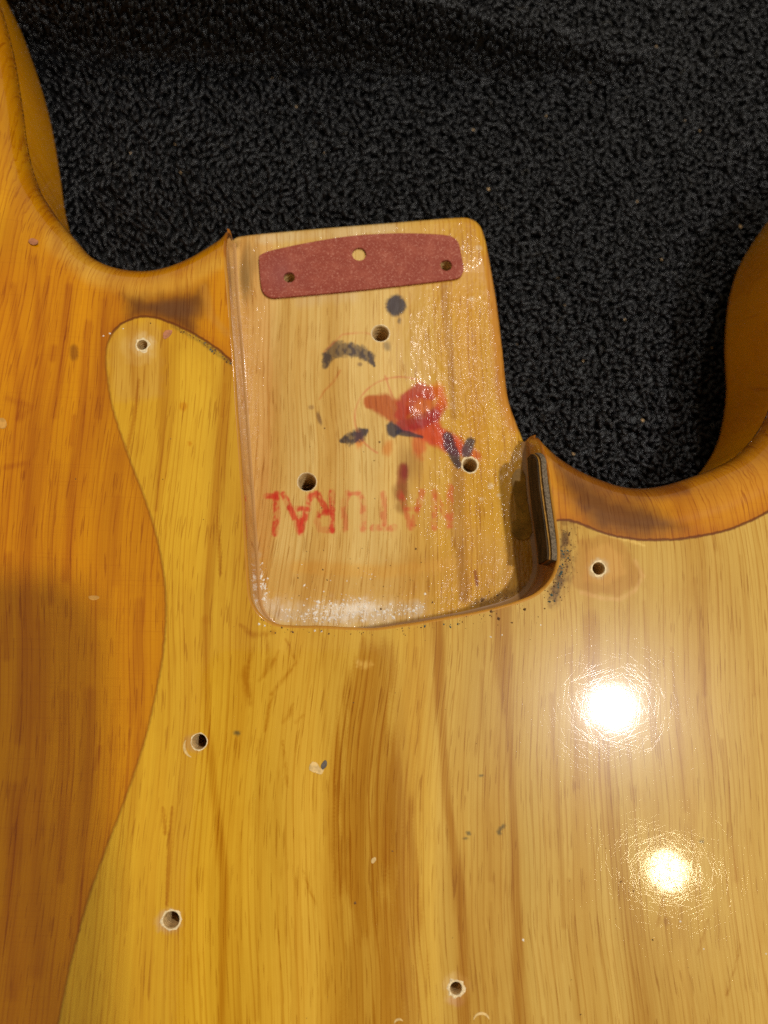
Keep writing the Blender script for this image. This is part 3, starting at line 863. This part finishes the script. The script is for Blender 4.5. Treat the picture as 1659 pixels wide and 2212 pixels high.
# ------------------------------------------------------------------ flat pieces with thickness
def slab(name, poly, z0, th, mat, parent=None, holes=(), bev=.06 * MM, jitter=0):
    """plate cut to poly, resting at z0, with round holes"""
    poly = np.asarray(poly)
    hs = []
    for c, r, n in holes:
        a = np.arange(n) * 2 * math.pi / n
        hs.append((c, r, c + np.stack([np.cos(a), np.sin(a)], 1) * (r * (1 + jitter * rng.uniform(-1, 1, n)))[:, None]))
    loops = [poly] + [h[2][::-1] for h in hs]
    allv = np.vstack(loops); ed = []; k = 0
    for l in loops:
        ed += [(k + i, k + (i + 1) % len(l)) for i in range(len(l))]; k += len(l)
    res = delaunay_2d_cdt([Vector(v) for v in allv], ed, [], 1, 1e-9)
    V0 = np.array([(v[0], v[1]) for v in res[0]]); F0 = np.array(res[2])
    cen = V0[F0].mean(1); keep = np.ones(len(F0), bool)
    for c, r, hp in hs:
        keep &= ~inside(cen, hp)
    F0 = F0[keep]
    n = len(V0)
    # loops: face edge slightly drawn in, then the edge itself, then the underside
    Vt = np.c_[V0, np.full(n, z0 + th)]
    Vs = [Vt]; Fs = [tuple(f) for f in F0]; b = n
    for l in loops:
        nn = normals2(np.vstack([l[-1:], l, l[:1]]))[1:-1]
        area = .5 * np.sum(l[:, 0] * np.roll(l[:, 1], -1) - np.roll(l[:, 0], -1) * l[:, 1])
        k = len(l)
        ofs = -nn * (bev if area * (1 if l is loops[0] else 1) > 0 else bev)
        if area < 0 and l is loops[0]:
            ofs = -ofs
        Vs += [np.c_[l, np.full(k, z0 + th)], np.c_[l + ofs, np.full(k, z0 + th - bev)], np.c_[l + ofs, np.full(k, z0)]]
        for r in range(2):
            Fs += [(b + r * k + i, b + r * k + (i + 1) % k, b + (r + 1) * k + (i + 1) % k, b + (r + 1) * k + i) for i in range(k)]
        b += 3 * k
    o = newmesh(name, np.vstack(Vs), Fs, mat, parent, smooth=False)
    return o


SHZ = -15.98
shim_pts = PL([(560, 558), (566, 549), (587, 541), (651, 527), (726, 514), (790, 507), (860, 504), (920, 505), (965, 508.5), (982, 515), (991, 527), (996, 550), (1001, 578), (998, 592), (989, 600), (966, 604), (883, 614),
               (790, 624.5), (698, 633.5), (608, 641.5), (584, 642), (569, 631), (563.5, 610)], SHZ + .7)
shim_pts = catmull(shim_pts[::-1], .8 * MM, closed=True)
shim = slab('neck_shim', shim_pts, SHZ * MM, .7 * MM, FIBRE,
            holes=[(P(625, 599, -15.3), 1.42 * MM, 26), (P(964, 573, -15.3), 1.5 * MM, 26), (P(776, 549, -15.3), 1.78 * MM, 36)], jitter=.03)
sv = np.array([v.co[:] for v in shim.data.vertices])
shim_px, shim_py = proj(sv[:, 0], sv[:, 1], sv[:, 2])
attr_f(shim, 'worn', .7 * np.exp(-((shim_px - 600) ** 2 + (shim_py - 590) ** 2) / 900))
tag(shim, 'brick red fibre strip with three holes lying at the end of the neck pocket', 'shim')

# dark strip standing against the right wall of the pocket
pp = proj(path[:, 0], path[:, 1], np.zeros(m))
i0 = int(np.argmin(np.hypot(pp[0] - 1202, pp[1] - 1212))); i1 = int(np.argmin(np.hypot(pp[0] - 1179, pp[1] - 966)))
seg = path[i0:i1 + 1]; sn = pn[i0:i1 + 1]
FELT = plain('grey_felt', lin(112, 98, 80), .95, .1, .4, 2600, 2e-4)
CORE = plain('tan_core', lin(146, 104, 38), .7, .2, .2, 900)
DARK = plain('dark_veneer', lin(62, 48, 32), .8, .15, .45, 500, 6e-5, stretch=(3, .5, 1))
strip = bpy.data.objects.new('edge_shim', None); COL.objects.link(strip)
strip.location = (*seg[len(seg) // 2], -9.5 * MM)
tag(strip, 'dark layered strip wedged upright against the right wall of the pocket', 'shim')


def layer(name, o0, o1, zt, zb, mat, rough=0.0):
    k = len(seg)
    u = np.linspace(0, 1, k)
    # the far end is cut round
    zt_ = zt * MM - 4.5 * MM * np.clip((u - .86) / .14, 0, 1) ** 2
    zb_ = np.full(k, zb * MM) + .6 * MM * np.clip((.06 - u) / .06, 0, 1)
    j = lambda: rng.normal(0, rough * MM, k) if rough else 0
    top_a = np.c_[seg + sn * o0 * MM, zt_ + j()]; top_b = np.c_[seg + sn * o1 * MM, zt_ + j()]
    mid = np.c_[seg + sn * (o0 + o1) / 2 * MM, zt_ + (.06 * MM if rough else 0) + j()]
    bot_b = np.c_[seg + sn * o1 * MM, zb_]; bot_a = np.c_[seg + sn * o0 * MM, zb_]
    Vv = np.vstack([top_a, mid, top_b, bot_b, bot_a]); Ff = []
    for r in range(5):
        a, b = r * k, ((r + 1) % 5) * k
        Ff += [(a + i, a + i + 1, b + i + 1, b + i) for i in range(k - 1)]
    Ff += [(0, k, 2 * k, 3 * k, 4 * k), tuple(r * k + k - 1 for r in range(4, -1, -1))]
    o = newmesh(name, Vv, Ff, mat, smooth=False)
    return child(o, strip)


layer('felt_backing', .02, 1.05, -.15, -8.6, FELT, .06)
layer('core', 1.05, 1.50, -.75, -8.7, CORE)
layer('dark_veneer', 1.50, 1.85, -.95, -8.8, DARK, .02)

# dried glue on the floor beside the wall
GLUE = plain('dried_glue', lin(166, 124, 40), .5, .3, .3, 300, 1.5e-4, coat=.15)
gp = catmull(PL([(1110, 1022), (1124, 1012), (1134, 1030), (1139, 1080), (1148, 1130), (1146, 1158), (1124, 1167), (1108, 1152), (1105, 1130), (1116, 1120), (1112, 1075), (1106, 1045)], -15.7)[::-1], .5 * MM, closed=True)
gp = gp + rng.normal(0, .06 * MM, gp.shape)
gl = slab('glue_residue', gp, -16.02 * MM, .32 * MM, GLUE); child(gl, body)
gl['label'] = 'olive brown patch of dried glue on the pocket floor'

# ------------------------------------------------------------------ chips and flakes in the lacquer
CHIP = plain('brown_chip', lin(176, 112, 74), .5, .4, .25, 900, 5e-5)
PALE = plain('pale_chip', lin(214, 178, 112), .35, .5, .2, 900, 5e-5, coat=.5)


def chip(pts, z, mat, th=.10):
    g = catmull(PL(pts, z)[::-1], .25 * MM, closed=True)
    o = slab('chip', g + rng.normal(0, .03 * MM, g.shape), z * MM - .01 * MM, th * MM, mat, bev=.05 * MM)
    child(o, body); return o


chip([(353, 728), (355, 716), (366, 713), (372, 715), (366, 726), (357, 732)], 0, CHIP)
chip([(62, 520), (70, 515), (82, 521), (78, 528), (66, 527)], 0, CHIP)
TAN = plain('tan_chip', lin(206, 150, 70), .4, .4, .2, 900)
chip([(-4, 905), (10, 905), (14, 918), (8, 926), (-4, 920)], 0, TAN)
chip([(668, 1662), (675, 1646), (686, 1650), (692, 1660), (702, 1652), (696, 1670), (690, 1672)], 0, PALE)
chip([(694, 1655), (700, 1644), (706, 1645), (704, 1656), (697, 1662)], .05, plain('grey_grit', lin(96, 86, 78), .6))
chip([(192, 1288), (206, 1286), (215, 1291), (206, 1296), (195, 1295)], 0, TAN, .03)
chip([(803, 1856), (812, 1852), (810, 1862), (803, 1864)], 0, PALE, .05)
chip([(1398, 1140), (1403, 1138), (1404, 1148), (1399, 1150)], -.6, PALE, .2)
# crescent dents
def crescent(cx, cy, r, a0, a1, wd):
    a = np.radians(np.linspace(a0, a1, 18)); wv = wd * np.sin(np.linspace(.15, math.pi - .15, 18))
    o_ = [(cx + (r + w_ / 2) * math.cos(t), cy + (r + w_ / 2) * math.sin(t)) for t, w_ in zip(a, wv)]
    i_ = [(cx + (r - w_ / 2) * math.cos(t), cy + (r - w_ / 2) * math.sin(t)) for t, w_ in zip(a, wv)]
    o = slab('dent_lip', PL(o_ + i_[::-1])[::-1], -.01 * MM, .08 * MM, PALE); child(o, body)
crescent(1040, 2206, 17, 190, 345, 5)
crescent(424, 1612, 26, 115, 210, 5)
crescent(862, 2212, 10, 190, 320, 4)

# ------------------------------------------------------------------ loose dust and grit
def crumbs(name, pos, size, mat, label, cat):
    """many tiny irregular grains as one heap"""
    base = np.array([(1, 0, 0), (-1, 0, 0), (0, 1, 0), (0, -1, 0), (0, 0, 1), (0, 0, -.6)], float)
    f0 = np.array([(0, 2, 4), (2, 1, 4), (1, 3, 4), (3, 0, 4), (2, 0, 5), (1, 2, 5), (3, 1, 5), (0, 3, 5)])
    n = len(pos)
    a = rng.uniform(0, 6.28, n); ca, sa = np.cos(a), np.sin(a)
    B = base[None] * rng.uniform(.5, 1.3, (n, 6, 1))
    B[:, :, 0] *= rng.uniform(.7, 1.6, n)[:, None]
    B[:, :, 2] *= .6
    X = B[:, :, 0] * ca[:, None] - B[:, :, 1] * sa[:, None]; Y = B[:, :, 0] * sa[:, None] + B[:, :, 1] * ca[:, None]
    Vv = np.stack([X, Y, B[:, :, 2]], -1) * size[:, None, None] + pos[:, None, :]
    Ff = (f0[None] + (np.arange(n) * 6)[:, None, None]).reshape(-1, 3)
    o = newmesh(name, Vv.reshape(-1, 3), Ff, mat, smooth=False)
    return tag(o, label, cat, kind='stuff')


def scatter(pts, wd, n, z):
    pts = np.asarray(pts, float); out = []
    L = np.r_[0, np.cumsum(np.linalg.norm(np.diff(pts, axis=0), axis=1))]
    for _ in range(n):
        s_ = rng.uniform(0, L[-1])
        x, y = np.interp(s_, L, pts[:, 0]), np.interp(s_, L, pts[:, 1])
        x += rng.normal(0, wd * .5); y += rng.normal(0, wd * .5)
        out.append((*P(x, y, z), z * MM))
    return np.array(out)


WHT = plain('white_plaster_dust', lin(232, 222, 204), .9, .1, .12, 3000)
DRT = plain('dark_grit', lin(104, 74, 44), .8, .2, .5, 2000)
VER = plain('green_blue_grit', lin(72, 86, 80), .8, .2, .4, 2000)
fz = -16
d1 = np.vstack([scatter([(610, 1326), (700, 1330), (800, 1326), (910, 1314)], 16, 420, fz), scatter([(690, 1318), (800, 1308)], 24, 260, fz), scatter([(560, 1220), (575, 1300)], 10, 120, fz), scatter([(620, 1280), (1000, 1270)], 60, 60, fz)])
d1 = d1[inside(d1[:, :2], Fpoly)]
crumbs('plaster_dust', d1, rng.gamma(2.2, .055, len(d1)) * MM, WHT, 'white plaster dust heaped along the near end of the pocket floor', 'dust')
d2 = np.vstack([scatter([(1222, 1140), (1224, 1200), (1214, 1250), (1190, 1295)], 24, 330, 0), scatter([(560, 1345), (620, 1365), (760, 1368), (900, 1356), (1130, 1310)], 14, 150, 0),
                scatter([(390, 712), (440, 742), (500, 785)], 5, 90, -.2), scatter([(1000, 1340), (1180, 1330)], 40, 50, 0), scatter([(300, 900), (900, 1500), (1500, 1900), (600, 2100)], 260, 90, 0)])
ok = inside(d2[:, :2], Tpoly)
dd_, _ = dist_poly(d2[:, :2], path, 1 * MM)
far = (np.linalg.norm(d2[:, :2] - P(1322, 1528), axis=1) > 10 * MM) & (np.linalg.norm(d2[:, :2] - P(1442, 1880), axis=1) > 7 * MM)
d2 = d2[ok & far & (dd_ > .6 * MM)]
d2[:, 2] = top_z(d2[:, :2])[0]
d3 = np.vstack([scatter([(1020, 1305), (1140, 1268)], 14, 130, fz), scatter([(600, 1250), (1050, 1250)], 80, 120, fz), scatter([(700, 1000), (900, 1150)], 120, 60, fz)])
d3 = d3[inside(d3[:, :2], Fpoly)]
d23 = np.vstack([d2, d3])
crumbs('dark_grit', d23, rng.gamma(2.0, .042, len(d23)) * MM, DRT, 'dark brown grit scattered round the pocket rim and the dark strip', 'grit')
d4 = np.vstack([scatter([(1222, 1185), (1205, 1265), (1188, 1300)], 10, 60, 0), scatter([(440, 742), (500, 785)], 5, 22, -.1), scatter([(840, 1358), (1010, 1345)], 10, 12, 0)])
dd_, _ = dist_poly(d4[:, :2], path, 1 * MM)
d4 = d4[inside(d4[:, :2], Tpoly) & (dd_ > .6 * MM)]
d4[:, 2] = top_z(d4[:, :2])[0]
crumbs('green_grit', d4, rng.gamma(2.0, .065, len(d4)) * MM, VER, 'blue green corroded grit gathered beside the dark strip', 'grit')
d5 = np.array([(*P(x, y), 0) for x, y in ((266, 710), (237, 720), (223, 726), (1084, 1372), (1060, 1376), (1520, 2050), (1470, 1990), (1168, 1350), (560, 1348), (572, 1352), (680, 1362), (695, 1364), (1130, 2030), (1655, 2060))])
crumbs('white_flecks', d5, rng.uniform(.16, .30, len(d5)) * MM, WHT, 'a few white flecks lying on the face of the guitar body', 'flecks')

# ------------------------------------------------------------------ carpet
def carpet_z(x, y):
    """lies flat under the body; far off it climbs a rounded step that fades out to the right"""
    qx, qy = proj(x, y, np.full(len(x), -.046))
    s_ = (104 + .052 * qx - qy) * (203 / 1664.0)            # mm beyond the foot of the step
    h = np.clip((1560 - qx) * .030, 0, 34)  # step added and sized so its steep face turns dark
    return -.0462 + h * sstep(-.5, 4.5, s_) * MM


CB = carpet_material('carpet_backing', (.002, .002, .002), (.004, .004, .004))
CP = carpet_material('carpet_pile', (.0012, .0012, .0016), (.008, .0083, .010))
lo = P(-500, -600, -46); hi = P(2300, 2600, -46)
gx = np.arange(lo[0], hi[0], .003); gy = np.arange(hi[1], lo[1], .003)
X, Y = np.meshgrid(gx, gy)
Z = carpet_z(X.ravel(), Y.ravel()) - .0020
CV = np.c_[X.ravel(), Y.ravel(), Z]
nx = len(gx)
CF = [(j * nx + i, j * nx + i + 1, (j + 1) * nx + i + 1, (j + 1) * nx + i) for j in range(len(gy) - 1) for i in range(nx - 1)]
carpet = newmesh('carpet', CV, CF, CB); tag(carpet, kind='structure')

# looped pile: short bent yarns
a0 = P(-120, -200, -46); a1 = np.array([P(1820, -200, -46)[0], P(1780, 1180, -46)[1]])
st = 1.62 * MM
gx = np.arange(a0[0], a1[0], st); gy = np.arange(a1[1], a0[1], st)
X, Y = np.meshgrid(gx, gy)
C0 = np.stack([X.ravel(), Y.ravel()], 1) + rng.uniform(-.5, .5, (X.size, 2)) * st
# the steep rise needs more of them
C1 = np.stack([rng.uniform(a0[0], a1[0], 60000), rng.uniform(P(0, 200, -46)[1], P(0, 20, -46)[1], 60000)], 1)
qx, qy = proj(C1[:, 0], C1[:, 1], np.full(len(C1), -.046))
s_ = (104 + .052 * qx - qy) * (203 / 1664.0)
C1 = C1[(s_ > -.3) & (s_ < 4.6) & (rng.random(len(C1)) < np.clip((1560 - qx) * .030, 0, 34) / 34 * .8)]
C0 = np.vstack([C0, C1])
# leave out what lies well under the body
din, _ = dist_poly(C0, outline, 22 * MM)
C0 = C0[~(inside(C0, np.vstack([outline, farR, farL])) & (din > 18 * MM))]
n = len(C0)
K, S = 7, 6                                # rings, sides
qx, qy = proj(C0[:, 0], C0[:, 1], np.full(n, -.046))
vert = sstep(1150, 300, qx)                # yarns run up the picture on the left
ang = rng.uniform(0, math.pi, n) * (1 - .55 * vert) + math.pi / 2 * .55 * vert + .0
L = rng.uniform(1.6, 4.4, n) * MM; rad = rng.uniform(.42, .66, n) * MM
zc = carpet_z(C0[:, 0], C0[:, 1]) + rng.uniform(-1.2, .35, n) * MM
ang = ang + (fbm(C0[:, 0] * 60, C0[:, 1] * 60, 3) - .5) * 2.2
zc = zc + (fbm(C0[:, 0] * 75, C0[:, 1] * 75, 6) - .5) * 1.6 * MM
bend = rng.normal(0, .9, n)
t_ = np.linspace(-1, 1, K)
Vs = np.zeros((n, K, S, 3))
for k in range(K):
    u = t_[k]
    th = ang + bend * u
    cx = C0[:, 0] + np.cos(ang + bend * u * .5) * L * .5 * u
    cy = C0[:, 1] + np.sin(ang + bend * u * .5) * L * .5 * u
    cz = zc + (.45 * MM) * (1 - u * u) - .55 * MM * (abs(u) == 1)
    rk = rad * (1.0 if abs(u) < 1 else .55)
    nxv, nyv = -np.sin(th), np.cos(th)
    for s_ in range(S):
        a = 2 * math.pi * s_ / S + .3
        Vs[:, k, s_, 0] = cx + nxv * rk * math.cos(a)
        Vs[:, k, s_, 1] = cy + nyv * rk * math.cos(a)
        Vs[:, k, s_, 2] = cz + rk * math.sin(a)
f0 = [(k * S + s_, k * S + (s_ + 1) % S, (k + 1) * S + (s_ + 1) % S, (k + 1) * S + s_) for k in range(K - 1) for s_ in range(S)]
Ff = (np.array(f0)[None] + (np.arange(n) * K * S)[:, None, None]).reshape(-1, 4)
me = bpy.data.meshes.new('carpet_pile')
me.vertices.add(n * K * S); me.vertices.foreach_set('co', Vs.astype(np.float32).ravel())
me.loops.add(Ff.size); me.loops.foreach_set('vertex_index', Ff.astype(np.int32).ravel())
me.polygons.add(len(Ff)); me.polygons.foreach_set('loop_start', np.arange(0, Ff.size, 4, dtype=np.int32))
me.update(calc_edges=True); me.validate()
me.polygons.foreach_set('use_smooth', np.ones(len(me.polygons), bool))
me.materials.append(CP)
pile = bpy.data.objects.new('carpet_pile', me); COL.objects.link(pile)
tag(pile, 'black looped carpet pile spreading behind the guitar body', 'carpet pile', kind='stuff')

LINT = plain('cream_lint', lin(190, 160, 118), .8, .2, .3, 1500)
sp = [(1022, 280), (1055, 408), (1388, 908), (1600, 490), (850, 30), (1090, 80), (1430, 560), (1240, 980), (282, 330), (390, 372), (1260, 780), (1180, 250), (980, 640), (1480, 260), (640, 230), (700, 330), (1205, 600), (1350, 690)]
sp += [(rng.uniform(160, 1560), rng.uniform(60, 900)) for _ in range(14)]
d6 = np.array([(*P(x, y, -45), 0) for x, y in sp]); d6[:, 2] = carpet_z(d6[:, 0], d6[:, 1]) + 1.1 * MM
crumbs('lint', d6, np.r_[rng.uniform(.35, .6, 4), rng.uniform(.15, .34, len(d6) - 4)] * MM, LINT, 'tiny cream crumbs of lint caught in the black carpet', 'lint')

fv, ff_ = [], []
for k in range(90):
    x, y = rng.uniform(120, 1600), rng.uniform(20, 1000)
    q = np.array([*P(x, y, -45)]); a = rng.uniform(0, 6.28); z = carpet_z(q[:1], q[1:])[0] + 1.0 * MM
    n_ = 9; b0 = len(fv); cv = rng.normal(0, .35)
    for i in range(n_):
        t = i / (n_ - 1)
        q = q + np.array([math.cos(a), math.sin(a)]) * .42 * MM; a += cv + rng.normal(0, .2)
        h = math.sin(t * math.pi) * .8 * MM; r_ = .035 * MM
        fv += [(q[0] - math.sin(a) * r_, q[1] + math.cos(a) * r_, z + h), (q[0] + math.sin(a) * r_, q[1] - math.cos(a) * r_, z + h), (q[0], q[1], z + h + 1.6 * r_)]
    for i in range(n_ - 1):
        c0_ = b0 + 3 * i
        ff_ += [(c0_ + j, c0_ + (j + 1) % 3, c0_ + 3 + (j + 1) % 3, c0_ + 3 + j) for j in range(3)]
tag(newmesh('stray_fibres', fv, ff_, plain('grey_fibre', lin(120, 116, 108), .6, .3)), 'thin grey stray fibres lying on the black carpet', 'fibres', kind='stuff')

# ------------------------------------------------------------------ the phone that took the picture, held above: it shades the lower left
def phone():
    t = NT('black_phone'); t.P(Base_Color=(.012, .012, .013, 1), Roughness=.3)
    wd, ht, th, rc = 75 * MM, 150 * MM, 8 * MM, 11 * MM
    pts = []
    for cx, cy, a in ((wd - rc, ht - rc, 0), (rc, ht - rc, 90), (rc, rc, 180), (wd - rc, rc, 270)):
        pts += [(cx + rc * math.cos(math.radians(a + b)), cy + rc * math.sin(math.radians(a + b))) for b in range(0, 91, 15)]
    pts = np.array(pts)
    pts[:, 0] -= wd - 19 * MM; pts[:, 1] -= ht - 11 * MM       # lens sits near its upper right corner
    k = len(pts); Vv = []
    for ins, z in ((.8, 2.0), (0, 2.8), (0, 2 + 7.2), (.8, 2 + 8)):
        c_ = pts.mean(0); q = c_ + (pts - c_) * (1 - ins * MM / .05)
        Vv.append(np.c_[q, np.full(k, z * MM)])
    Vv = np.vstack(Vv)
    Ff = [(r * k + i, r * k + (i + 1) % k, (r + 1) * k + (i + 1) % k, (r + 1) * k + i) for r in range(3) for i in range(k)] + [tuple(range(k))[::-1], tuple(range(3 * k, 4 * k))]
    Vv = Vv @ RCW.T + CPOS
    o = newmesh('phone', Vv, Ff, t.m, smooth=False)
    tag(o, 'black phone held above the guitar body, shading its lower left', 'phone')


phone()
